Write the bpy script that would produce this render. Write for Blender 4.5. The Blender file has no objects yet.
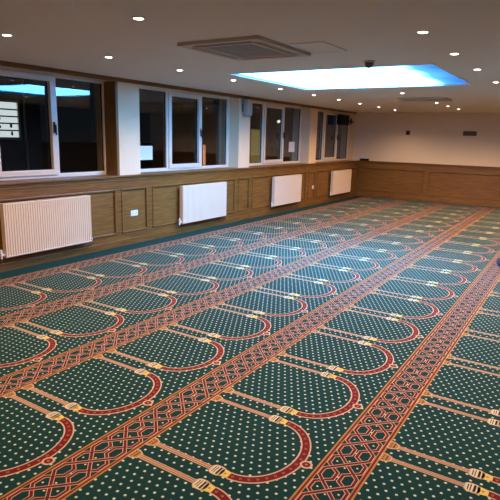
import bpy, bmesh, math, random
from mathutils import Vector, Matrix
random.seed(7)
scn = bpy.context.scene
C = scn.collection
PI = math.pi

# ------------------------------------------------------------------ materials
def new_mat(name):
    m = bpy.data.materials.new(name); m.use_nodes = True
    nt = m.node_tree
    return m, nt, nt.nodes['Principled BSDF'], nt.nodes['Material Output']

def node(nt, typ, **kw):
    n = nt.nodes.new(typ)
    for k, v in kw.items(): setattr(n, k, v)
    return n

def math_n(nt, op, a, b=None, c=None):
    n = node(nt, 'ShaderNodeMath', operation=op)
    for i, v in enumerate((a, b, c)):
        if v is None: continue
        if isinstance(v, (int, float)): n.inputs[i].default_value = v
        else: nt.links.new(v, n.inputs[i])
    return n.outputs[0]

def mix_c(nt, fac, a, b, blend='MIX'):
    n = node(nt, 'ShaderNodeMix', data_type='RGBA', blend_type=blend)
    for i, v in ((0, fac), (6, a), (7, b)):
        if isinstance(v, (int, float)): n.inputs[i].default_value = v
        elif isinstance(v, tuple): n.inputs[i].default_value = (*v, 1) if len(v) == 3 else v
        else: nt.links.new(v, n.inputs[i])
    return n.outputs[2]

def plain(name, col, rough=.5, metal=0, spec=.5, var=.0, scale=20, bump=0, bscale=80, sheen=0):
    """procedural paint / plastic / cloth: colour with a little noise, optional bump"""
    m, nt, p, out = new_mat(name)
    p.inputs['Roughness'].default_value = rough
    p.inputs['Metallic'].default_value = metal
    p.inputs['Specular IOR Level'].default_value = spec
    tc = node(nt, 'ShaderNodeTexCoord')
    nz = node(nt, 'ShaderNodeTexNoise'); nz.inputs['Scale'].default_value = scale; nz.inputs['Detail'].default_value = 4
    nt.links.new(tc.outputs['Object'], nz.inputs['Vector'])
    lo = tuple(c*(1-var) for c in col); hi = tuple(min(1, c*(1+var)) for c in col)
    nt.links.new(mix_c(nt, nz.outputs['Fac'], lo, hi), p.inputs['Base Color'])
    if sheen:
        p.inputs['Sheen Weight'].default_value = sheen; p.inputs['Sheen Roughness'].default_value = .22
    if bump:
        n2 = node(nt, 'ShaderNodeTexNoise'); n2.inputs['Scale'].default_value = bscale
        nt.links.new(tc.outputs['Object'], n2.inputs['Vector'])
        b = node(nt, 'ShaderNodeBump'); b.inputs['Strength'].default_value = bump; b.inputs['Distance'].default_value = .002
        nt.links.new(n2.outputs['Fac'], b.inputs['Height']); nt.links.new(b.outputs[0], p.inputs['Normal'])
    return m

def wood(name, dark, light, axis='Y', rough=.42):
    m, nt, p, out = new_mat(name)
    tc = node(nt, 'ShaderNodeTexCoord'); mp = node(nt, 'ShaderNodeMapping')
    s = {'X': (1.3, 14, 22), 'Y': (14, 1.3, 22), 'Z': (14, 14, 1.3)}[axis]
    mp.inputs['Scale'].default_value = s
    nt.links.new(tc.outputs['Object'], mp.inputs['Vector'])
    n1 = node(nt, 'ShaderNodeTexNoise'); n1.inputs['Scale'].default_value = 2.2; n1.inputs['Detail'].default_value = 7; n1.inputs['Distortion'].default_value = .6
    nt.links.new(mp.outputs[0], n1.inputs['Vector'])
    n2 = node(nt, 'ShaderNodeTexNoise'); n2.inputs['Scale'].default_value = 1.7; n2.inputs['Detail'].default_value = 2
    nt.links.new(tc.outputs['Object'], n2.inputs['Vector'])
    r = node(nt, 'ShaderNodeValToRGB'); r.color_ramp.elements[0].position = .3; r.color_ramp.elements[1].position = .72
    r.color_ramp.elements[0].color = (*dark, 1); r.color_ramp.elements[1].color = (*light, 1)
    nt.links.new(n1.outputs['Fac'], r.inputs[0])
    col = mix_c(nt, math_n(nt, 'MULTIPLY', n2.outputs['Fac'], .45), r.outputs[0], tuple(c*.6 for c in dark))
    nt.links.new(col, p.inputs['Base Color'])
    p.inputs['Roughness'].default_value = rough; p.inputs['Specular IOR Level'].default_value = .35
    b = node(nt, 'ShaderNodeBump'); b.inputs['Strength'].default_value = .12; b.inputs['Distance'].default_value = .002
    nt.links.new(n1.outputs['Fac'], b.inputs['Height']); nt.links.new(b.outputs[0], p.inputs['Normal'])
    return m

def emit(name, col, strength):
    m = bpy.data.materials.new(name); m.use_nodes = True; nt = m.node_tree; nt.nodes.clear()
    e = node(nt, 'ShaderNodeEmission'); e.inputs[0].default_value = (*col, 1); e.inputs[1].default_value = strength
    o = node(nt, 'ShaderNodeOutputMaterial'); nt.links.new(e.outputs[0], o.inputs[0])
    return m

def glass(name):
    m = bpy.data.materials.new(name); m.use_nodes = True; nt = m.node_tree; nt.nodes.clear()
    t = node(nt, 'ShaderNodeBsdfTransparent'); t.inputs[0].default_value = (.86, .89, .88, 1)
    g = node(nt, 'ShaderNodeBsdfGlossy'); g.inputs['Roughness'].default_value = .0; g.inputs[0].default_value = (1, 1, 1, 1)
    f = node(nt, 'ShaderNodeFresnel'); ge = node(nt, 'ShaderNodeNewGeometry')
    nt.links.new(math_n(nt, 'ADD', 1.52, math_n(nt, 'MULTIPLY', ge.outputs['Backfacing'], 1/1.52-1.52)), f.inputs[0])
    mx = node(nt, 'ShaderNodeMixShader'); o = node(nt, 'ShaderNodeOutputMaterial')
    nt.links.new(f.outputs[0], mx.inputs[0]); nt.links.new(t.outputs[0], mx.inputs[1]); nt.links.new(g.outputs[0], mx.inputs[2])
    nt.links.new(mx.outputs[0], o.inputs[0])
    return m

def carpet_green(x0, y0, dx, dy):
    m, nt, p, out = new_mat('carpet_green_with_dots')
    tc = node(nt, 'ShaderNodeTexCoord'); sp = node(nt, 'ShaderNodeSeparateXYZ')
    nt.links.new(tc.outputs['Object'], sp.inputs[0])
    fr = math_n(nt, 'ADD', math_n(nt, 'DIVIDE', math_n(nt, 'SUBTRACT', sp.outputs[1], y0), dy), .5)
    row = math_n(nt, 'FLOOR', fr)
    cy = math_n(nt, 'SUBTRACT', math_n(nt, 'FRACT', fr), .5)
    st = math_n(nt, 'MULTIPLY', row, .5)
    fx = math_n(nt, 'ADD', math_n(nt, 'ADD', math_n(nt, 'DIVIDE', math_n(nt, 'SUBTRACT', sp.outputs[0], x0), dx), st), .5)
    cx = math_n(nt, 'SUBTRACT', math_n(nt, 'FRACT', fx), .5)
    ax = math_n(nt, 'MULTIPLY', math_n(nt, 'ABSOLUTE', cx), dx)
    ay = math_n(nt, 'MULTIPLY', math_n(nt, 'ABSOLUTE', cy), dy)
    d = math_n(nt, 'POWER', math_n(nt, 'ADD', math_n(nt, 'POWER', ax, 2.6), math_n(nt, 'POWER', ay, 2.6)), 1/2.6)
    mr = node(nt, 'ShaderNodeMapRange'); mr.inputs[1].default_value = .0056; mr.inputs[2].default_value = .0080
    mr.inputs[3].default_value = 1; mr.inputs[4].default_value = 0
    nt.links.new(d, mr.inputs[0])
    nz = node(nt, 'ShaderNodeTexNoise'); nz.inputs['Scale'].default_value = 2.3; nz.inputs['Detail'].default_value = 5
    nt.links.new(tc.outputs['Object'], nz.inputs['Vector'])
    n2 = node(nt, 'ShaderNodeTexNoise'); n2.inputs['Scale'].default_value = 160; n2.inputs['Detail'].default_value = 2
    nt.links.new(tc.outputs['Object'], n2.inputs['Vector'])
    g = mix_c(nt, nz.outputs['Fac'], GREEN_LO, GREEN_HI)
    g = mix_c(nt, math_n(nt, 'MULTIPLY', n2.outputs['Fac'], .55), g, (.005, .014, .014))
    dc = mix_c(nt, n2.outputs['Fac'], (.52, .56, .38), (.60, .64, .52))
    nt.links.new(mix_c(nt, mr.outputs[0], g, dc), p.inputs['Base Color'])
    p.inputs['Roughness'].default_value = .9; p.inputs['Specular IOR Level'].default_value = .08
    p.inputs['Sheen Weight'].default_value = SHEEN; p.inputs['Sheen Roughness'].default_value = .22
    b = node(nt, 'ShaderNodeBump'); b.inputs['Strength'].default_value = .25; b.inputs['Distance'].default_value = .002
    nt.links.new(n2.outputs['Fac'], b.inputs['Height']); nt.links.new(b.outputs[0], p.inputs['Normal'])
    return m

SHEEN = .34
GREEN_LO = (.007, .038, .032); GREEN_HI = (.012, .057, .047)
EXPOSURE = 0.0
SPOT_W = 74.0
SKY_GAIN = 45.0

M = {}
M['wall'] = plain('matt_wall_paint', (.84, .62, .42), .8, var=.03, scale=3, spec=.2)
M['ceil'] = plain('matt_ceiling_paint', (.80, .73, .65), .85, var=.03, scale=2, spec=.15)
M['wall_dark'] = plain('dark_brown_wall_paint', (.07, .05, .04), .8, var=.05, scale=3, spec=.2)
M['wall_warm'] = plain('magnolia_wall_paint', (.82, .68, .53), .8, var=.03, scale=3, spec=.2)
M['wood'] = wood('oak_panelling', (.165, .069, .013), (.33, .162, .042), 'Y')
M['wood_rail'] = wood('oak_rail', (.145, .060, .012), (.30, .142, .037), 'Y')
M['wood_far'] = wood('oak_panelling_far', (.165, .069, .013), (.33, .162, .042), 'X')
M['wood_up'] = wood('oak_upright', (.16, .07, .015), (.30, .15, .043), 'Z')
M['upvc'] = plain('white_window_plastic', (.80, .68, .57), .3, var=.02)
M['glass'] = glass('window_glass')
M['seal'] = plain('black_rubber_seal', (.02, .02, .02), .6)
M['enamel'] = plain('white_radiator_enamel', (.78, .60, .44), .35, var=.02, scale=6)
M['chrome'] = plain('dull_chrome', (.6, .6, .6), .25, metal=1)
M['white_plastic'] = plain('white_plastic', (.82, .81, .80), .35, var=.02)
M['cream_plastic'] = plain('cream_plastic', (.55, .47, .38), .5, var=.04)
M['grey_plastic'] = plain('grey_plastic', (.36, .36, .36), .5, var=.05)
M['dark_plastic'] = plain('dark_plastic', (.012, .011, .010), .6, spec=.2, var=.1)
M['brown_plastic'] = plain('dark_brown_plastic', (.15, .082, .04), .5, var=.15)
M['paper'] = plain('white_paper', (.74, .76, .84), .8, var=.03, scale=8)
M['orange_paper'] = plain('orange_card', (.75, .22, .05), .7, var=.05)
M['margin'] = plain('plain_dark_green_carpet', (.010, .046, .044), .9, var=.15, scale=60, bump=.3, bscale=400, spec=.08, sheen=.05)
M['navy_cloth'] = plain('dark_navy_cloth', (.012, .014, .03), .9, var=.2, scale=90, bump=.3, bscale=200)
M['render'] = plain('grey_render', (.10, .13, .135), .9, var=.2, scale=3, bump=.3, bscale=30)
M['tarmac'] = plain('tarmac', (.02, .02, .022), .9, var=.3, scale=30)
M['steel'] = plain('galvanised_steel', (.45, .42, .36), .5, metal=.6)
M['lens'] = emit('downlight_glow', (1.0, .84, .66), 22)
M['lit_window'] = emit('lit_window_glow', (.88, .95, 1.0), .95)
M['wall_glow'] = emit('lit_wall_glow', (.55, .42, .14), .34)  # emission imitating light on the outhouse wall
M['lamp_glow'] = emit('street_lamp_glow', (1.0, .86, .60), 1.6)
M['maroon'] = plain('carpet_maroon', (.155, .011, .012), .85, var=.25, scale=140, spec=.08, sheen=SHEEN)
M['pink'] = plain('carpet_cream_outline', (.56, .39, .25), .85, var=.15, scale=140, spec=.08, sheen=SHEEN)
M['gold'] = plain('carpet_gold', (.40, .20, .055), .85, var=.2, scale=140, spec=.08, sheen=SHEEN)
M['tan'] = plain('carpet_tan', (.36, .18, .09), .85, var=.2, scale=140, spec=.08, sheen=SHEEN)
M['yellow'] = plain('carpet_yellow', (.68, .50, .13), .85, var=.15, scale=140, spec=.08, sheen=SHEEN)
M['plum'] = plain('carpet_dark_plum', (.06, .010, .016), .85, var=.2, scale=140, spec=.08, sheen=SHEEN)
M['green'] = carpet_green(-1.465, 2.162, 1.11863/22, .73651/16)
M['bandgreen'] = plain('carpet_band_green', (.008, .034, .030), .9, var=.3, scale=140, spec=.08, sheen=SHEEN)
M['cream'] = plain('carpet_cream_dot', (.66, .58, .38), .9, var=.1, scale=140, spec=.08, sheen=SHEEN)

# cloud print of the luminous ceiling panel
def sky_panel():
    m = bpy.data.materials.new('luminous_cloud_panel'); m.use_nodes = True; nt = m.node_tree; nt.nodes.clear()
    tc = node(nt, 'ShaderNodeTexCoord'); mp = node(nt, 'ShaderNodeMapping'); mp.inputs['Scale'].default_value = (1, .55, 1)
    nt.links.new(tc.outputs['Generated'], mp.inputs[0])
    nz = node(nt, 'ShaderNodeTexNoise'); nz.inputs['Scale'].default_value = 3.2; nz.inputs['Detail'].default_value = 6; nz.inputs['Distortion'].default_value = .4
    nt.links.new(mp.outputs[0], nz.inputs['Vector'])
    sp = node(nt, 'ShaderNodeSeparateXYZ'); nt.links.new(tc.outputs['Generated'], sp.inputs[0])
    # printed sky: blue towards the window-side and the right-hand borders, cloud in the middle
    xr = math_n(nt, 'SUBTRACT', 1, sp.outputs[0])
    e1 = math_n(nt, 'MULTIPLY', xr, 3.6)
    e2 = math_n(nt, 'ADD', math_n(nt, 'MULTIPLY', sp.outputs[0], 14), .35)
    e3 = math_n(nt, 'ADD', math_n(nt, 'MULTIPLY', sp.outputs[1], 5), .35)
    edge = math_n(nt, 'MINIMUM', math_n(nt, 'MINIMUM', e1, e2), math_n(nt, 'MINIMUM', e3, 1))
    v = math_n(nt, 'ADD', edge, math_n(nt, 'MULTIPLY', math_n(nt, 'SUBTRACT', nz.outputs['Fac'], .5), .9))
    r = node(nt, 'ShaderNodeValToRGB'); el = r.color_ramp.elements
    el[0].position = .05; el[0].color = (.0012, .0065, .023, 1)
    el[1].position = .95; el[1].color = (.095, .40, .94, 1)
    a = el.new(.38); a.color = (.004, .016, .032, 1)
    a = el.new(.6); a.color = (.03, .16, .40, 1)
    nt.links.new(v, r.inputs[0])
    e = node(nt, 'ShaderNodeEmission'); nt.links.new(r.outputs[0], e.inputs[0]); e.inputs[1].default_value = SKY_GAIN
    o = node(nt, 'ShaderNodeOutputMaterial'); nt.links.new(e.outputs[0], o.inputs[0])
    return m
M['sky'] = sky_panel()

# ------------------------------------------------------------------ mesh helpers
def box(bm, lo, hi):
    vs = [bm.verts.new((x, y, z)) for x in (lo[0], hi[0]) for y in (lo[1], hi[1]) for z in (lo[2], hi[2])]
    for f in ((0, 1, 3, 2), (4, 6, 7, 5), (0, 4, 5, 1), (2, 3, 7, 6), (0, 2, 6, 4), (1, 5, 7, 3)):
        bm.faces.new([vs[i] for i in f])

def cyl(bm, c, r, h, axis='Z', seg=24, r2=None):
    r2 = r if r2 is None else r2
    def P(a, rr, t):
        u, v = rr*math.cos(a), rr*math.sin(a)
        return {'Z': (c[0]+u, c[1]+v, c[2]+t), 'X': (c[0]+t, c[1]+u, c[2]+v), 'Y': (c[0]+u, c[1]+t, c[2]+v)}[axis]
    A = [bm.verts.new(P(2*PI*i/seg, r, 0)) for i in range(seg)]
    B = [bm.verts.new(P(2*PI*i/seg, r2, h)) for i in range(seg)]
    for i in range(seg):
        j = (i+1) % seg; bm.faces.new((A[i], A[j], B[j], B[i]))
    bm.faces.new(A[::-1]); bm.faces.new(B)

def lathe(bm, prof, c, seg=32):
    """prof: list of (r, z)"""
    rings = []
    for r, z in prof:
        if r < 1e-5: rings.append([bm.verts.new((c[0], c[1], c[2]+z))])
        else: rings.append([bm.verts.new((c[0]+r*math.cos(2*PI*i/seg), c[1]+r*math.sin(2*PI*i/seg), c[2]+z)) for i in range(seg)])
    for a, b in zip(rings, rings[1:]):
        for i in range(seg):
            j = (i+1) % seg
            if len(a) == 1 and len(b) == 1: continue
            if len(a) == 1: bm.faces.new((a[0], b[j], b[i]))
            elif len(b) == 1: bm.faces.new((a[i], a[j], b[0]))
            else: bm.faces.new((a[i], a[j], b[j], b[i]))

def tube(bm, pts, r, seg=12):
    pts = [Vector(p) for p in pts]; rings = []
    for k, p in enumerate(pts):
        t = (pts[min(k+1, len(pts)-1)]-pts[max(k-1, 0)]).normalized()
        a = t.orthogonal().normalized() if k == 0 else (a - t*a.dot(t)).normalized()
        b = t.cross(a)
        rr = r[k] if isinstance(r, (list, tuple)) else r
        rings.append([bm.verts.new(p+rr*(math.cos(2*PI*i/seg)*a+math.sin(2*PI*i/seg)*b)) for i in range(seg)])
    for A, B in zip(rings, rings[1:]):
        for i in range(seg):
            j = (i+1) % seg; bm.faces.new((A[i], A[j], B[j], B[i]))
    bm.faces.new(rings[0][::-1]); bm.faces.new(rings[-1])

def ring_xz(bm, x0, x1, y0, y1, z0, z1, w):
    """rectangular frame lying in the y-z plane, between x0 and x1"""
    box(bm, (x0, y0, z0), (x1, y1, z0+w)); box(bm, (x0, y0, z1-w), (x1, y1, z1))
    box(bm, (x0, y0, z0+w), (x1, y0+w, z1-w)); box(bm, (x0, y1-w, z0+w), (x1, y1, z1-w))

def obj(name, bm, mat, parent=None, loc=None, bevel=0, smooth=False):
    bmesh.ops.recalc_face_normals(bm, faces=bm.faces[:])
    if loc:                       # geometry was given in world space: make it local to loc
        bmesh.ops.translate(bm, verts=bm.verts[:], vec=(-loc[0], -loc[1], -loc[2]))
    me = bpy.data.meshes.new(name); bm.to_mesh(me); bm.free()
    o = bpy.data.objects.new(name, me); C.objects.link(o)
    me.materials.append(M[mat] if isinstance(mat, str) else mat)
    if parent:
        o.parent = parent
    elif loc: o.location = loc
    if bevel:
        b = o.modifiers.new('bevel', 'BEVEL'); b.width = bevel; b.segments = 2; b.limit_method = 'ANGLE'
    if smooth:
        for f in me.polygons: f.use_smooth = True
        try:
            me.set_sharp_from_angle(angle=math.radians(40))
        except Exception: pass
    return o

def thing(name, label, cat, loc, group=None, kind=None):
    o = bpy.data.objects.new(name, None); C.objects.link(o); o.location = loc; o.empty_display_size = .1
    if label: o['label'] = label
    if cat: o['category'] = cat
    if group: o['group'] = group
    if kind: o['kind'] = kind
    return o

def tag(o, label=None, cat=None, group=None, kind=None):
    if label: o['label'] = label
    if cat: o['category'] = cat
    if group: o['group'] = group
    if kind: o['kind'] = kind
    return o

def B(*boxes):
    bm = bmesh.new()
    for lo, hi in boxes: box(bm, lo, hi)
    return bm

def copy_tree(o, parent=None):
    c = o.copy(); C.objects.link(c)
    if parent: c.parent = parent
    for ch in list(o.children): copy_tree(ch, c)
    return c

# ------------------------------------------------------------------ measures of the place
XW = -5.777          # face of the window wall (pillars)
XP = -5.765          # face of the panelling frame
XG = -6.03           # window plane
ZR = 1.067           # top of the panelling
ZC = 2.452           # ceiling
YF = 15.228          # far wall
XR = 2.2             # right wall
YN = -1.3            # wall behind the photographer
PILLARS = [(2.37, 2.79), (5.50, 5.93), (8.645, 9.045), (11.767, 12.165)]
WINDOWS = [(2.79, 5.50), (5.93, 8.645), (9.045, 11.767), (12.165, 14.86)]

# ------------------------------------------------------------------ shell
tag(obj('floor', B(((XW-.4, YN-.2, -.15), (XR+.2, YF+.2, 0))), 'margin'), 'plain dark green floor margin along the window wall', kind='structure')
SX0, SX1, SY0, SY1 = -3.975, -1.45, 5.71, 7.86
bm = B(((XW-.4, YN-.2, ZC), (SX0, YF+.2, ZC+.1)), ((SX1, YN-.2, ZC), (XR+.2, YF+.2, ZC+.1)),
       ((SX0, YN-.2, ZC), (SX1, SY0, ZC+.1)), ((SX0, SY1, ZC), (SX1, YF+.2, ZC+.1)))
tag(obj('ceiling', bm, 'ceil'), 'flat beige painted ceiling', kind='structure')
bx = [((-6.25, YN-.2, 0), (XW-.005, YF, ZR-.03)), ((-6.25, YN-.2, ZR-.03), (XW, 2.37, ZC)), ((-6.25, 14.86, ZR-.03), (-6.0, YF, ZC))]
bx += [((-6.25, a, ZR-.03), (XW, b, ZC)) for a, b in PILLARS]
tag(obj('wall_left', B(*bx), 'wall'), 'white painted window wall with pillars', kind='structure')
tag(obj('wall_back', B(((-6.25, YF, 0), (XR+.2, YF+.2, ZC))), 'wall_warm'), 'beige painted far wall', kind='structure')
tag(obj('wall_right', B(((XR, YN-.2, 0), (XR+.2, YF, ZC))), 'wall_dark'), kind='structure')
tag(obj('wall_front', B(((-6.25, YN-.2, 0), (XR, YN, ZC))), 'wall_warm'), kind='structure')
# oak cornice board along the window wall
tag(obj('trim_1', B(((XW-.03, YN, 2.397), (XW+.016, 14.75, ZC))), 'wood_rail', bevel=.006), 'dark oak cornice board above the windows', kind='structure')
# oak post lining the reveal at the near pillar
tag(obj('trim_2', B(((-6.02, 5.452, ZR), (XW+.003, 5.50, 2.397))), 'wood_up', bevel=.004), 'brown oak lining beside the first white pillar', kind='structure')

def panelling(name, label, along, face, pos, spans, m, mr, start, end):
    """framed and panelled dado. along 'Y': against the window wall (face=+x); along 'X': against the far wall (face=-y)."""
    root = thing(name, label, None, (pos, start, 0) if along == 'Y' else (start, pos, 0), kind='structure')
    L = tuple(root.location)
    def bb(a0, a1, d0, d1, z0, z1):
        if along == 'Y': return ((pos+d0, a0, z0), (pos+d1, a1, z1))
        return ((a0, pos-d1, z0), (a1, pos-d0, z1))
    # frame: bottom rail, top rail, stiles
    bs = [bb(start, end, 0, .012, .0, .19), bb(start, end, 0, .012, .875, ZR-.03)]
    edges = [start]+[v for s in spans for v in s]+[end]
    for i in range(0, len(edges), 2): bs.append(bb(edges[i], edges[i+1], 0, .012, .19, .875))
    obj('frame', B(*bs), mr, root, L, bevel=.003)
    for a, b in spans:
        bm = B(bb(a, b, -.012, -.004, .19, .875))
        p = obj('panel', bm, m, root, L)
        mo = bmesh.new()
        w = .034
        for q in (bb(a, b, -.004, .024, .19, .19+w), bb(a, b, -.004, .024, .875-w, .875), bb(a, a+w, -.004, .024, .19+w, .875-w), bb(b-w, b, -.004, .024, .19+w, .875-w)):
            box(mo, *q)
        obj('moulding', mo, mr, p, L, bevel=.011)
    cap = bmesh.new()
    for q in (bb(start, end, 0, .05, ZR-.026, ZR), bb(start, end, 0, .03, ZR-.052, ZR-.026), bb(start, end, .0, .02, ZR-.085, ZR-.052)): box(cap, *q)
    obj('cap_rail', cap, mr, root, L, bevel=.005)
    obj('skirting', B(bb(start, end, .0, .024, 0, .10)), mr, root, L, bevel=.005)
    return root

spansL = [(-1.3, 2.25), (2.40, 2.76), (2.90, 5.40), (5.50, 6.06), (6.17, 8.53), (8.64, 9.05), (9.16, 11.66), (11.77, 12.17), (12.28, 15.05)]
panelling('trim_3', 'oak panelling below the windows', 'Y', 1, XW, spansL, 'wood', 'wood_rail', YN, YF)
# window board behind the cap rail
tag(obj('trim_4', B(*[((-6.0, a, ZR-.03), (XW+.0, b, ZR)) for a, b in WINDOWS]), 'wood_rail'), 'oak window boards', kind='structure')
spansF = [(-5.66, -3.80), (-3.70, -1.80), (-1.70, .2), (.3, 2.1)]
panelling('trim_5', 'oak panelling on the far wall', 'X', -1, YF-.013, spansF, 'wood_far', 'wood_far', XW, XR)

# ------------------------------------------------------------------ windows
def window(n, y0, y1, label):
    root = thing('window_%d' % n, label, None, (XG, (y0+y1)/2, ZR), kind='structure'); L = tuple(root.location)
    z0, z1 = ZR, ZC
    w = (y1-y0)
    m1 = y0+.90; m2 = y0+1.795+.02            # mullion centres
    bm = bmesh.new(); xa, xb = XG-.05, XG+.02
    box(bm, (xa, y0, z0), (xb, y1, z0+.055)); box(bm, (xa, y0, z1-.085), (xb, y1, z1))
    box(bm, (xa, y0, z0+.055), (xb, y0+.07, z1-.085)); box(bm, (xa, y1-.07, z0+.055), (xb, y1, z1-.085))
    for m in (m1, m2): box(bm, (xa, m-.03, z0+.055), (xb, m+.03, z1-.085))
    obj('window_frame', bm, 'upvc', root, L, bevel=.006)
    # opening casement in the middle
    s = bmesh.new(); ring_xz(s, XG-.02, XG+.045, m1+.012, m2-.012, z0+.04, z1-.07, .072)
    sash = obj('casement', s, 'upvc', root, L, bevel=.007)
    h = bmesh.new()
    box(h, (XG+.045, m2-.062, 1.66), (XG+.055, m2-.034, 1.80)); box(h, (XG+.055, m2-.056, 1.74), (XG+.085, m2-.040, 1.765))
    box(h, (XG+.072, m2-.058, 1.63), (XG+.088, m2-.038, 1.765))
    obj('handle', h, 'dark_plastic', sash, L, bevel=.004)
    for a, b, zz0, zz1 in ((y0+.07, m1-.03, z0+.055, z1-.085), (m1+.084, m2-.084, z0+.112, z1-.142), (m2+.03, y1-.07, z0+.055, z1-.085)):
        p = obj('pane', B(((XG-.018, a, zz0), (XG-.012, b, zz1))), 'glass', root, L)
        g = bmesh.new(); ring_xz(g, XG-.022, XG-.004, a, b, zz0, zz1, .007)
        obj('seal', g, 'seal', p, L)
    return root
window(1, *WINDOWS[0], 'white plastic window nearest the camera, three panes')
window(2, *WINDOWS[1], 'white plastic window beyond the first white pillar, paper in its left pane')
window(3, *WINDOWS[2], 'white plastic window showing the street lamp')
window(4, *WINDOWS[3], 'white plastic window nearest the far wall')

# ------------------------------------------------------------------ radiators
def radiator(label):
    """local: y along the wall, x out of the wall; base point on the wall face"""
    root = thing('radiator', label, 'radiator', (0, 0, 0), 'panel radiators along the window wall')
    Ln, z0, z1, x0, x1 = 1.285, .185, .835, .045, .117
    bm = bmesh.new()                                   # fluted front panel
    n = 39; prof = []
    for i in range(n):
        a = i/n*Ln
        for t, d in ((0, 0), (.18, .0), (.32, -.007), (.68, -.007), (.82, 0)): prof.append((a+t*Ln/n, x1+d))
    prof.append((Ln, x1))
    zs = ((z0, -.010), (z0+.012, 0), (z0+.03, 0), (z1-.03, 0), (z1-.012, 0), (z1, -.010))
    rows = []
    for k, (z, dx) in enumerate(zs):
        flat = k in (0, 1, 4, 5)
        rows.append([bm.verts.new(((x1 if flat else x)+dx, y, z)) for y, x in prof])
    for A, Bv in zip(rows, rows[1:]):
        for i in range(len(A)-1): bm.faces.new((A[i], A[i+1], Bv[i+1], Bv[i]))
    obj('front_panel', bm, 'enamel', root)
    obj('back_panel', B(((x0, .01, z0+.01), (x0+.012, Ln-.01, z1-.01))), 'enamel', root, bevel=.003)
    for y in (0, Ln-.004): obj('side_panel', B(((x0, y, z0), (x1-.001, y+.004, z1-.004))), 'enamel', root, bevel=.001)
    g = bmesh.new(); box(g, (x0, 0, z1-.006), (x0+.012, Ln, z1)); box(g, (x1-.014, 0, z1-.006), (x1-.004, Ln, z1))
    for i in range(44):
        y = .012+i*(Ln-.03)/43; box(g, (x0+.012, y, z1-.006), (x1-.014, y+.012, z1-.001))
    obj('top_grille', g, 'enamel', root)
    for y in (.22, Ln-.25): obj('wall_bracket', B(((.0, y, z0+.08), (x0, y+.03, z1-.08))), 'enamel', root, bevel=.002)
    v = bmesh.new(); cyl(v, (.08, -.045, z0+.035), .014, .05, 'Y', 16); cyl(v, (.08, -.045, z0-.005), .012, .075, 'Z', 16)
    cyl(v, (.08, -.045, z0+.055), .017, .05, 'Z', 16, .013)
    vv = obj('valve', v, 'white_plastic', root, smooth=True)
    t = bmesh.new(); tube(t, [(.08, -.045, z0+.005), (.08, -.045, .16), (.075, -.045, .135), (.06, -.045, .125), (.0, -.045, .12)], .0075)
    obj('pipe', t, 'chrome', vv, smooth=True)
    t = bmesh.new(); cyl(t, (.08, Ln, z0+.035), .012, .035, 'Y', 16); tube(t, [(.08, Ln+.03, z0+.04), (.08, Ln+.03, .16), (.075, Ln+.03, .135), (.06, Ln+.03, .125), (.0, Ln+.03, .12)], .0075)
    obj('pipe', t, 'chrome', root, smooth=True)
    return root
rad = radiator('white fluted radiator under the nearest window, at the left edge of the photo')
rad.location = (XW+.012, 3.54, 0)
for y, lab in ((6.79, 'white radiator below the window with the white notice, second from the camera'),
               (9.91, 'white radiator below the window showing the street lamp'),
               (13.06, 'small looking white radiator beside the far corner, under the last window')):
    c = copy_tree(rad); c.location = (XW+.012, y, 0); c['label'] = lab

# ------------------------------------------------------------------ sockets, papers, speakers
def socket(y, z, w, label, gangs):
    root = thing('wall_socket', label, 'socket', (XW-.004, y, z), 'electric sockets on the panelling'); L = tuple(root.location)
    x = XW-.004
    obj('face_plate', B(((x, y-w/2, z-.043), (x+.011, y+w/2, z+.043))), 'white_plastic', root, L, bevel=.003)
    for k in range(gangs):
        yc = y+(k-(gangs-1)/2)*.07
        bm = bmesh.new()
        for dy, dz in ((0, .012), (-.011, -.012), (.011, -.012)): box(bm, (x+.0105, yc+dy-.0035, z+dz-.004), (x+.0115, yc+dy+.0035, z+dz+.004))
        obj('pin_holes', bm, 'dark_plastic', root, L)
        obj('rocker', B(((x+.010, yc-.006+.022, z+.014), (x+.0145, yc+.006+.022, z+.032))), 'white_plastic', root, L, bevel=.001)
socket(5.775, .478, .147, 'white double socket on the narrow panel below the first white pillar', 2)
socket(12.20-.09, .457, .12, 'white socket low on the panelling between the two farthest radiators', 1)

def paper(y0, y1, z0, z1, mat, name, label, cat, lift):
    bm = bmesh.new(); x = XG-.0115+lift
    n = 8
    rows = [[bm.verts.new((x+.0006+.0008*math.sin(j*1.3), y0+(y1-y0)*i/n, z0+(z1-z0)*j/n)) for i in range(n+1)] for j in range(n+1)]
    for a, b in zip(rows, rows[1:]):
        for i in range(n): bm.faces.new((a[i], a[i+1], b[i+1], b[i]))
    o = obj(name, bm, mat, None, (x, (y0+y1)/2, z0))
    s = o.modifiers.new('solid', 'SOLIDIFY'); s.thickness = .0006
    tag(o, label, cat)
paper(6.10, 6.485, 1.264, 1.488, 'paper', 'paper_notice', 'white paper notice stuck low in the left pane next to the first white pillar', 'notice', 0)
paper(11.20, 11.50, 1.342, 1.582, 'paper', 'paper_notice', 'small pale paper sheet stuck on the pane right of the street lamp', 'notice', 0)
paper(7.838, 7.925, 1.14, 1.505, 'orange_paper', 'orange_card', 'narrow orange card standing against the pane right of the window handle', 'card', 0)

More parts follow.
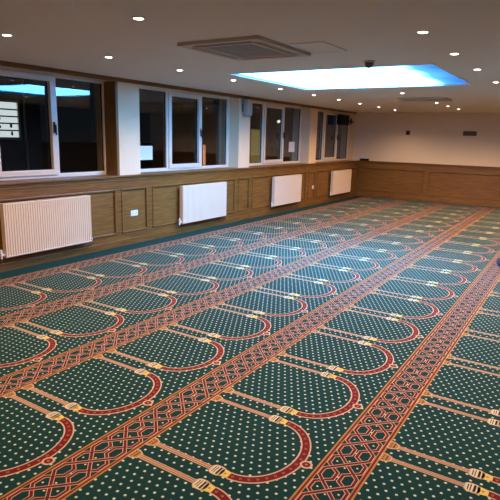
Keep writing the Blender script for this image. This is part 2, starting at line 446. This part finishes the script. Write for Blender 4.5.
def speaker(x0, x1, y0, y1, z0, z1, body, grille, label, bx):
    root = thing('wall_speaker', label, 'speaker', ((x0+x1)/2, (y0+y1)/2, z0)); L = tuple(root.location)
    obj('cabinet', B(((x0, y0, z0), (x1, y1, z1))), body, root, L, bevel=.012)
    g = bmesh.new()
    box(g, (x1-.002, y0+.015, z0+.015), (x1+.006, y1-.015, z1-.015))
    n = 5
    for i in range(n):
        y = y0+.022+i*(y1-y0-.044)/n; box(g, (x1+.005, y, z0+.022), (x1+.012, y+(y1-y0)/n*.45, z1-.022))
    obj('grille', g, grille, root, L, bevel=.003)
    obj('bracket', B(*bx), 'dark_plastic', root, L, bevel=.003)
speaker(-5.725, -5.63, 8.69, 8.885, 2.075, 2.385, 'grey_plastic', 'cream_plastic', 'grey box loudspeaker mounted high on the second white pillar',
        [((XW, 8.75, 2.15), (-5.725, 8.82, 2.30))])
speaker(-5.97, -5.85, 13.80, 14.43, 2.07, 2.345, 'dark_plastic', 'dark_plastic', 'black loudspeaker in front of the last window pane, close to the far corner',
        [((-5.99, 14.40, 2.16), (-5.94, 14.95, 2.21)), ((-6.0, 14.88, 2.10), (-5.985, 14.96, 2.28))])

# ------------------------------------------------------------------ ceiling fittings
def downlight(label):
    root = thing('downlight', label, 'ceiling light', (0, 0, 0), 'recessed downlights')
    bm = bmesh.new(); lathe(bm, [(.034, -.001), (.036, -.006), (.046, -.007), (.052, -.003), (.053, 0)], (0, 0, 0), 28)
    obj('trim_ring', bm, 'white_plastic', root, smooth=True)
    bm = bmesh.new(); lathe(bm, [(0, -.009), (.018, -.008), (.030, -.005), (.035, -.0015)], (0, 0, 0), 24)
    obj('lens', bm, 'lens', root, smooth=True)
    l = bpy.data.lights.new('lamp', 'SPOT'); l.energy = SPOT_W; l.color = (1.0, .645, .365); l.spot_size = math.radians(150); l.spot_blend = .6; l.shadow_soft_size = .03
    lo = bpy.data.objects.new('lamp', l); C.objects.link(lo); lo.parent = root; lo.location = (0, 0, -.02)
    return root
order = ['nearest', 'second', 'third', 'fourth', 'fifth', 'sixth', 'seventh', 'eighth', 'ninth', 'tenth']
rowA = [2.78, 4.02, 5.16, 6.33, 7.68, 8.93, 10.08, 11.25, 12.5, 13.75]
rowB = [2.80, 8.93, 11.3, 12.34, 13.47]
rowC = [4.05, 5.13, 6.28, 7.65]
spots = []
for i, y in enumerate(rowA):
    w = 'nearest to the camera' if i == 0 else ('farthest' if i == len(rowA)-1 else order[i]+' from the camera')
    spots.append((-4.34 if i else -4.20, y, 'round downlight in the row above the windows, %s' % w))
namesB = ['bright downlight alone between camera and air conditioner, nearest of its row', 'downlight just beyond the far edge of the luminous sky panel',
          'downlight just past the distant flat ceiling unit',
          'downlight second from the far wall in the middle row', 'downlight closest to the far wall in the middle row']
for y, lab in zip(rowB, namesB): spots.append((-2.72, y, lab))
for i, y in enumerate(rowC): spots.append((-1.12, y, 'round downlight in the row right of the sky panel, %s' % ('nearest to the camera' if i == 0 else order[i]+' from the camera')))
added_lights = [(-2.72, 1.4), (-1.12, 2.7), (-4.3, 1.4)]+[(-1.12, y) for y in (8.9, 10.1, 11.2, 12.4, 13.5)]+[(x, y) for x in (.5,) for y in (3.7, 5.1, 6.3, 7.6, 8.9, 10.1, 11.2, 12.4, 13.5)]  # unseen downlights added to brighten the room
for x, y in added_lights: spots.append((x, y, 'added recessed downlight outside the view, brightening the room'))
d0 = None
for x, y, lab in spots:
    if d0 is None: d = d0 = downlight(lab)
    else:
        d = copy_tree(d0); d['label'] = lab
    d.location = (x, y, ZC)

# luminous sky panel in its recess
root = thing('luminous_ceiling_panel', 'large luminous ceiling panel with a blue and white sky print', 'ceiling light', ((SX0+SX1)/2, (SY0+SY1)/2, ZC)); L = tuple(root.location)
obj('diffuser', B(((SX0+.002, SY0+.002, ZC+.014), (SX1-.002, SY1-.002, ZC+.024))), 'sky', root, L)
f = bmesh.new(); w = .03
for lo, hi in (((SX0-w, SY0-w, ZC-.006), (SX1+w, SY0, ZC+.0)), ((SX0-w, SY1, ZC-.006), (SX1+w, SY1+w, ZC)), ((SX0-w, SY0, ZC-.006), (SX0, SY1, ZC)), ((SX1, SY0, ZC-.006), (SX1+w, SY1, ZC))): box(f, lo, hi)
obj('edge_trim', f, 'ceil', root, L)

def cassette(x0, x1, y0, y1, label):
    root = thing('air_conditioner', label, 'air conditioner', ((x0+x1)/2, (y0+y1)/2, ZC)); L = tuple(root.location)
    z = ZC
    bm = bmesh.new()
    w = .085
    for lo, hi in (((x0, y0, z-.03), (x1, y0+.05, z)), ((x0, y1-.05, z-.03), (x1, y1, z)), ((x0, y0+.05, z-.03), (x0+.05, y1-.05, z)), ((x1-.05, y0+.05, z-.03), (x1, y1-.05, z))): box(bm, lo, hi)
    i0, i1, j0, j1 = x0+.16, x1-.16, y0+.16, y1-.16
    for lo, hi in (((i0-.04, j0-.04, z-.03), (i1+.04, j0, z)), ((i0-.04, j1, z-.03), (i1+.04, j1+.04, z)), ((i0-.04, j0, z-.03), (i0, j1, z)), ((i1, j0, z-.03), (i1+.04, j1, z))): box(bm, lo, hi)
    for xx in (x0+.05, x1-.12):
        for yy in (y0+.05, y1-.12): box(bm, (xx, yy, z-.03), (xx+.07, yy+.07, z))
    obj('fascia', bm, 'cream_plastic', root, L, bevel=.004)
    obj('air_slots', B(((x0+.05, y0+.05, z-.006), (x1-.05, y1-.05, z-.001))), 'dark_plastic', root, L)
    for lo, hi in (((x0+.13, y0+.058, z-.027), (x1-.13, y0+.108, z-.022)), ((x0+.13, y1-.108, z-.027), (x1-.13, y1-.058, z-.022)),
                   ((x0+.058, y0+.13, z-.027), (x0+.108, y1-.13, z-.022)), ((x1-.108, y0+.13, z-.027), (x1-.058, y1-.13, z-.022))):
        bm = B((lo, hi)); c = (Vector(lo)+Vector(hi))/2
        lx = hi[0]-lo[0] > hi[1]-lo[1]
        bmesh.ops.rotate(bm, verts=bm.verts[:], cent=c, matrix=Matrix.Rotation(math.radians(12), 3, 'X' if lx else 'Y'))
        obj('flap', bm, 'cream_plastic', root, L)
    g = bmesh.new(); n = 26
    box(g, (i0, j0, z-.020), (i1, j1, z-.014))
    for k in range(n):
        y = j0+(k+.2)*(j1-j0)/n; box(g, (i0, y, z-.027), (i1, y+(j1-j0)/n*.5, z-.019))
    for k in range(5):
        x = i0+(k)*(i1-i0-.01)/4; box(g, (x, j0, z-.0275), (x+.01, j1, z-.019))
    obj('return_grille', g, 'grey_plastic', root, L)
cassette(-3.11, -2.285, 3.66, 4.60, 'square ceiling air conditioner with central grille, nearer the camera than the sky panel')
cassette(-3.10, -2.25, 9.9, 10.5, 'distant flat square ceiling unit beyond the sky panel')
r = thing('access_hatch', 'small flat access hatch in the ceiling right of the air conditioner', 'ceiling hatch', (-2.09, 4.35, ZC)); L = tuple(r.location)
fr = bmesh.new()
for lo, hi in (((-2.25, 4.10, ZC-.01), (-1.93, 4.12, ZC)), ((-2.25, 4.58, ZC-.01), (-1.93, 4.60, ZC)), ((-2.25, 4.12, ZC-.01), (-2.23, 4.58, ZC)), ((-1.95, 4.12, ZC-.01), (-1.93, 4.58, ZC))): box(fr, lo, hi)
obj('frame', fr, 'white_plastic', r, L, bevel=.002)
obj('door', B(((-2.228, 4.122, ZC-.006), (-1.952, 4.578, ZC))), 'ceil', r, L)
r = thing('ceiling_sensor', 'small dark dome sensor on the ceiling at the near edge of the sky panel', 'sensor', (-1.97, 5.28, ZC)); L = (0, 0, 0)
bm = bmesh.new(); lathe(bm, [(0, 0), (.056, 0), (.056, -.012), (.050, -.018), (.0, -.018)], (0, 0, 0)); obj('base', bm, 'cream_plastic', r, smooth=True)
bm = bmesh.new(); lathe(bm, [(.044, -.017), (.043, -.035), (.034, -.055), (.018, -.068), (0, -.072)], (0, 0, 0)); obj('dome', bm, 'brown_plastic', r, smooth=True)

# ------------------------------------------------------------------ far wall fittings
r = thing('wall_sensor', 'small square dark box high on the far wall, left one', 'sensor', (-4.375, YF, 1.84)); L = tuple(r.location)
obj('housing', B(((-4.435, YF-.035, 1.845), (-4.315, YF, 1.965))), 'brown_plastic', r, L, bevel=.012)
bm = bmesh.new(); cyl(bm, (-4.375, YF-.045, 1.90), .03, .012, 'Y', 24, .036); obj('lens', bm, 'dark_plastic', r, L, smooth=True)
r = thing('wall_plaque', 'wide dark brown plaque on the far wall, right of the small square box', 'plaque', (-2.71, YF, 1.86)); L = tuple(r.location)
bm = bmesh.new(); x0, x1, z0, z1 = -2.885, -2.545, 1.855, 1.975
for lo, hi in (((x0, YF-.03, z0), (x1, YF, z0+.015)), ((x0, YF-.03, z1-.015), (x1, YF, z1)), ((x0, YF-.03, z0+.015), (x0+.015, YF, z1-.015)), ((x1-.015, YF-.03, z0+.015), (x1, YF, z1-.015))): box(bm, lo, hi)
obj('frame', bm, 'brown_plastic', r, L, bevel=.003)
bm = bmesh.new()
for k in range(5): box(bm, (x0+.015, YF-.024, z0+.018+k*.018), (x1-.015, YF-.004, z0+.029+k*.018))
box(bm, (x0+.01, YF-.008, z0+.01), (x1-.01, YF-.001, z1-.01))
obj('slats', bm, 'brown_plastic', r, L)
r = thing('small_box', 'small black flat box lying on the panelling ledge in the far corner', 'box', (-5.60, YF-.027, ZR)); L = tuple(r.location)
obj('case', B(((-5.74, YF-.046, ZR), (-5.47, YF-.004, ZR+.045))), 'dark_plastic', r, L, bevel=.006)
obj('lid', B(((-5.745, YF-.048, ZR+.045), (-5.465, YF-.002, ZR+.058))), 'dark_plastic', r, L, bevel=.004)

# ------------------------------------------------------------------ the patterned carpet
A_, B_ = .73651, 1.11863          # prayer place width (along y), row pitch (along x)
X_D, Y_D = -1.806, 1.8488         # column base line of one row, centre of one pair of columns
CX0, CX1, CY0, CY1 = -5.455, 2.15, -.9, 15.12
V, F, FM = [], [], []
MATS = ['green', 'maroon', 'pink', 'gold', 'tan', 'yellow', 'plum', 'bandgreen', 'cream']
ZB = .006
def poly(pts, lvl, mat):
    z = ZB+.0003*lvl; k = len(V)
    V.extend((x, y, z) for x, y in pts); F.append(tuple(range(k, k+len(pts)))); FM.append(MATS.index(mat))
def rect(x0, x1, y0, y1, lvl, mat): poly([(x0, y0), (x1, y0), (x1, y1), (x0, y1)], lvl, mat)
def ribbon(pts, w, lvl, mat):
    P = [Vector(p) for p in pts]; n = len(P); Lf, Rt = [], []
    for i, p in enumerate(P):
        d1 = (P[i]-P[i-1]).normalized() if i else (P[1]-P[0]).normalized()
        d2 = (P[i+1]-P[i]).normalized() if i < n-1 else d1
        t = (d1+d2).normalized(); nr = Vector((-t.y, t.x)); k = 1/max(.5, nr.dot(Vector((-d1.y, d1.x))))
        Lf.append(p+nr*w/2*k); Rt.append(p-nr*w/2*k)
    for i in range(n-1): poly([Rt[i], Rt[i+1], Lf[i+1], Lf[i]], lvl, mat)
def disc(x, y, r, lvl, mat, n=16): poly([(x+r*math.cos(2*PI*i/n), y+r*math.sin(2*PI*i/n)) for i in range(n)], lvl, mat)

# pile body: top face plus thin edge
V += [(CX0, CY0, ZB), (CX1, CY0, ZB), (CX1, CY1, ZB), (CX0, CY1, ZB), (CX0, CY0, 0), (CX1, CY0, 0), (CX1, CY1, 0), (CX0, CY1, 0)]
for f in ((0, 1, 2, 3), (0, 4, 5, 1), (1, 5, 6, 2), (2, 6, 7, 3), (3, 7, 4, 0)): F.append(f); FM.append(0)

def column(xb, yc):
    # stepped base
    poly([(xb-.030, yc-.040), (xb-.004, yc-.040), (xb+.030, yc-.022), (xb+.030, yc+.022), (xb-.004, yc+.040), (xb-.030, yc+.040)], 3, 'pink')
    poly([(xb-.025, yc-.034), (xb-.006, yc-.034), (xb+.024, yc-.018), (xb+.024, yc+.018), (xb-.006, yc+.034), (xb-.025, yc+.034)], 4, 'gold')
    rect(xb+.002, xb+.008, yc-.024, yc+.024, 5, 'plum')
    for k in (-1, 0, 1): rect(xb-.018, xb-.010, yc+k*.018-.004, yc+k*.018+.004, 5, 'plum')
    # shaft
    rect(xb+.030, xb+.405, yc-.0165, yc+.0165, 3, 'pink')
    rect(xb+.030, xb+.405, yc-.0125, yc+.0125, 4, 'tan')
    rect(xb+.030, xb+.405, yc-.002, yc+.002, 5, 'pink')
    # bulb capital with dark stripes
    cx = xb+.436
    for rx, ry, lv, m in ((.042, .040, 4, 'pink'), (.037, .035, 5, 'cream')):
        poly([(cx+rx*math.copysign(abs(math.cos(t))**.7, math.cos(t)), yc+ry*math.copysign(abs(math.sin(t))**.7, math.sin(t))) for t in [2*PI*i/20 for i in range(20)]], lv, m)
    rect(cx-.023, cx-.018, yc-.024, yc+.024, 6, 'plum'); rect(cx-.011, cx-.006, yc-.028, yc+.028, 6, 'plum')
    rect(cx+.004, cx+.016, yc-.030, yc+.030, 6, 'plum')
    # yellow impost
    poly([(cx+.022, yc-.033), (cx+.046, yc-.029), (cx+.074, yc-.024), (cx+.074, yc+.024), (cx+.046, yc+.029), (cx+.022, yc+.033)], 5, 'yellow')
    poly([(cx+.040, yc), (cx+.049, yc-.010), (cx+.058, yc), (cx+.049, yc+.010)], 6, 'gold')

def arch(xb, yc):
    """yc: centre of the niche"""
    hw = A_/2-.0673; x0 = xb+.508; dp = .240
    pts = [(x0+dp*math.sin(t), yc+hw*math.cos(t)) for t in [PI*i/36 for i in range(37)]]
    ribbon(pts, .058, 1, 'pink'); ribbon(pts, .041, 2, 'maroon')
    for i in range(1, 36, 2):
        t = PI*(i+.5)/36-PI/72
        x, y = x0+dp*math.sin(t), yc+hw*math.cos(t)
        poly([(x-.009, y), (x, y-.009), (x+.009, y), (x, y+.009)], 3, 'gold'); poly([(x-.005, y), (x, y-.005), (x+.005, y), (x, y+.005)], 4, 'maroon')
    disc(xb+.791, yc, .034, 3, 'pink'); disc(xb+.791, yc, .0225, 4, 'maroon'); disc(xb+.791, yc, .008, 5, 'gold', 8)

def band(x0, ya, yb):
    rect(x0+.02, x0+.228, ya, yb, .5, 'bandgreen')
    yy = Y_D
    while yy > ya+.3: yy -= A_/3
    while yy < yb-.2:
        for q in ((x0+.124, yy+A_/6), (x0+.124, yy-.034), (x0+.124, yy+.034), (x0+.068, yy), (x0+.180, yy)):
            disc(q[0], q[1], .0062, 2, 'cream', 6)
        yy += A_/3
    for s in (0, 1):
        f = (lambda a, b: (x0+a, x0+b)) if s == 0 else (lambda a, b: (x0+.248-b, x0+.248-a))
        for a, b, m in ((-.003, .007, 'gold'), (.007, .018, 'maroon'), (.018, .024, 'gold')):
            p, q = f(a, b); rect(p, q, ya, yb, 1, m)
    per = A_/3; uL, uR = x0+.0665, x0+.1815; oo, ii = .031, .042
    k0 = math.floor((ya-Y_D)/per)-1
    k = k0
    strands = []
    while True:
        v = Y_D+(k+.5)*per
        if v-per/2 > yb: break
        if v+per*1.2 < ya or v-per/2 < ya or v+per > yb: k += 1; continue
        h, q = .063, .030; e = per-h
        for u, sg in ((uL, -1), (uR, 1)):
            # hexagon round the centre line of the track
            strands.append(([(u, v-h), (u+sg*oo, v-q), (u+sg*oo, v+q), (u, v+h)], 1))
            strands.append(([(u, v-h), (u-sg*ii, v-q), (u-sg*ii, v+q), (u, v+h)], 0))
            # outer bracket on to the next hexagon
            strands.append(([(u, v+h), (u+sg*oo, v+h+.028), (u+sg*oo, v+e-.028), (u, v+e)], 0))
        strands.append(([(uL, v+h), (uR, v+e)], 1)); strands.append(([(uR, v+h), (uL, v+e)], 0))
        k += 1
    for pts, up in strands:
        ribbon(pts, .0230, 2+2*up, 'pink'); ribbon(pts, .0150, 3+2*up, 'maroon')

nlo, nhi = -3, 17
for i in range(-4, 4):
    xb = X_D+B_*i
    if i > -4 and xb+1.0 < CX1:
        for n in range(nlo, nhi+1):
            yc = Y_D+A_*n
            for s in (-1, 1):
                if CY0+.05 < yc+s*.0673 < CY1-.05: column(xb, yc+s*.0673)
            if CY0 < yc and yc+A_ < CY1: arch(xb, yc+A_/2)
    if xb+1.1 < CX1: band(xb+.845, CY0+.02, CY1-.02)
me = bpy.data.meshes.new('prayer_carpet'); me.from_pydata(V, [], F); me.update()
for m in MATS: me.materials.append(M[m])
me.polygons.foreach_set('material_index', FM)
bmf = bmesh.new(); bmf.from_mesh(me)
for f in bmf.faces:
    if f.normal.z < -.5: f.normal_flip()
bmf.to_mesh(me); bmf.free()
o = bpy.data.objects.new('prayer_carpet', me); C.objects.link(o)
tag(o, 'dotted green prayer carpet with rows of maroon arches and interlaced maroon borders', 'carpet')

# dark bundle at the right edge of the photo
r = thing('cloth_bundle', 'small dark navy bundle on the carpet at the right edge of the photo', 'bundle', (-.70, 7.90, .008))
bm = bmesh.new(); bmesh.ops.create_icosphere(bm, subdivisions=3, radius=1)
for v in bm.verts:
    c = v.co; n = 1+.10*math.sin(5*c.x+2*c.y)*math.cos(4*c.y-3*c.z)
    v.co = Vector((c.x*.15*n, c.y*.24*n, max(0, (c.z+.45)*.09*n)))
obj('cloth', bm, 'navy_cloth', r, smooth=True)
bm = bmesh.new()
tube(bm, [(-.06, -.12, .11), (-.05, -.05, .15), (-.02, .04, .155), (.0, .12, .115)], .012); obj('handle', bm, 'navy_cloth', r, smooth=True)

# ------------------------------------------------------------------ outside the windows
tag(obj('ground', B(((-90, -30, -.35), (-6.26, 90, -.3))), 'tarmac'), 'dark tarmac yard outside', kind='structure')
r = thing('neighbouring_building', 'grey rendered building outside the nearest window with a bright barred window', 'building', (-13, 6.2, -.3)); L = tuple(r.location)
obj('wall', B(((-16, -1, -.3), (-13, 9.45, 4.2))), 'render', r, L)
wy0, wy1, wz0, wz1 = 7.55, 8.75, 1.50, 2.40
wf = bmesh.new(); ring_xz(wf, -13.02, -12.95, wy0-.06, wy1+.05, wz0-.06, wz1+.06, .06)
wo = obj('window', wf, 'upvc', r, L)
obj('lit_pane', B(((-13.005, wy0, wz0), (-12.995, wy1, wz1))), 'lit_window', wo, L)
g = bmesh.new()
for k in range(1, 5): box(g, (-12.985, wy0, wz0+k*.18-.02), (-12.965, wy1, wz0+k*.18+.015))
for k, (yy, zz, ww, hh) in enumerate(((7.62, .03, .14, .13), (7.95, .05, .06, .11), (8.1, .05, .09, .09), (7.62, .24, .16, .10), (8.02, .23, .22, .07), (7.65, .44, .10, .08), (8.18, .45, .06, .05), (8.52, .05, .05, .1), (8.5, .25, .06, .09))):
    box(g, (-12.985, yy, wz0+zz), (-12.97, yy+ww, wz0+zz+hh))
obj('bars', g, 'dark_plastic', wo, L)
bm = bmesh.new(); cyl(bm, (-12.93, 8.92, -.3), .035, 4.4, 'Z', 16); obj('drain_pipe', bm, 'steel', r, L, smooth=True)
r = thing('outhouse', 'low building outside the third window with a dim yellow glowing panel standing in for its lit wall', 'building', (-14, 22.2, -.3)); L = tuple(r.location)
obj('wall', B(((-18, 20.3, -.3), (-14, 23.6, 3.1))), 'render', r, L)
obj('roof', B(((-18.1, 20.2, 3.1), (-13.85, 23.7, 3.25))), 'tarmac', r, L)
df = bmesh.new(); ring_xz(df, -14.0, -13.96, 21.9, 22.97, -.3, 2.1, .06); do = obj('glow_frame', df, 'steel', r, L)
obj('glow_panel', B(((-13.99, 21.96, -.24), (-13.975, 22.91, 2.04))), 'wall_glow', do, L)  # framed glowing panel added to imitate a lit stretch of wall, no real door
r = thing('street_lamp', 'street lamp with curved arm seen through the third window', 'street lamp', (-32, 55.5, -.3))
bm = bmesh.new(); tube(bm, [(0, 0, 0), (0, 0, 2.6), (0, .08, 3.1), (0, .35, 3.55), (0, .75, 3.78)], [.10, .09, .085, .075, .07], 14); obj('pole', bm, 'steel', r, smooth=True)
bm = bmesh.new(); tube(bm, [(0, .70, 3.78), (0, .85, 3.84), (0, 1.15, 3.92), (0, 1.3, 3.94)], [.08, .16, .16, .08], 14); obj('lamp_head', bm, 'lamp_glow', r, smooth=True)

# ------------------------------------------------------------------ night sky, camera, view
w = bpy.data.worlds.new('night'); scn.world = w; w.use_nodes = True
bg = w.node_tree.nodes['Background']; bg.inputs[0].default_value = (.35, .5, .7, 1); bg.inputs[1].default_value = .012
cam = bpy.data.cameras.new('camera'); co = bpy.data.objects.new('camera', cam); C.objects.link(co)
fw = Vector((-.52110315, .82654878, -.21276422)); rt = Vector((.84261715, .53789157, .0258651)); up = Vector((-.13582285, .1658004, .97676117))
m = Matrix((rt, up, -fw)).transposed().to_4x4(); m.translation = (0, 0, 1.674)
co.matrix_world = m
cam.sensor_fit = 'HORIZONTAL'; cam.sensor_width = 36; cam.lens = 519.268/500*36; cam.clip_end = 300
scn.camera = co
vs = scn.view_settings
vs.view_transform = 'Standard'; vs.look = 'None'; vs.gamma = 1; vs.use_curve_mapping = False; vs.exposure = EXPOSURE
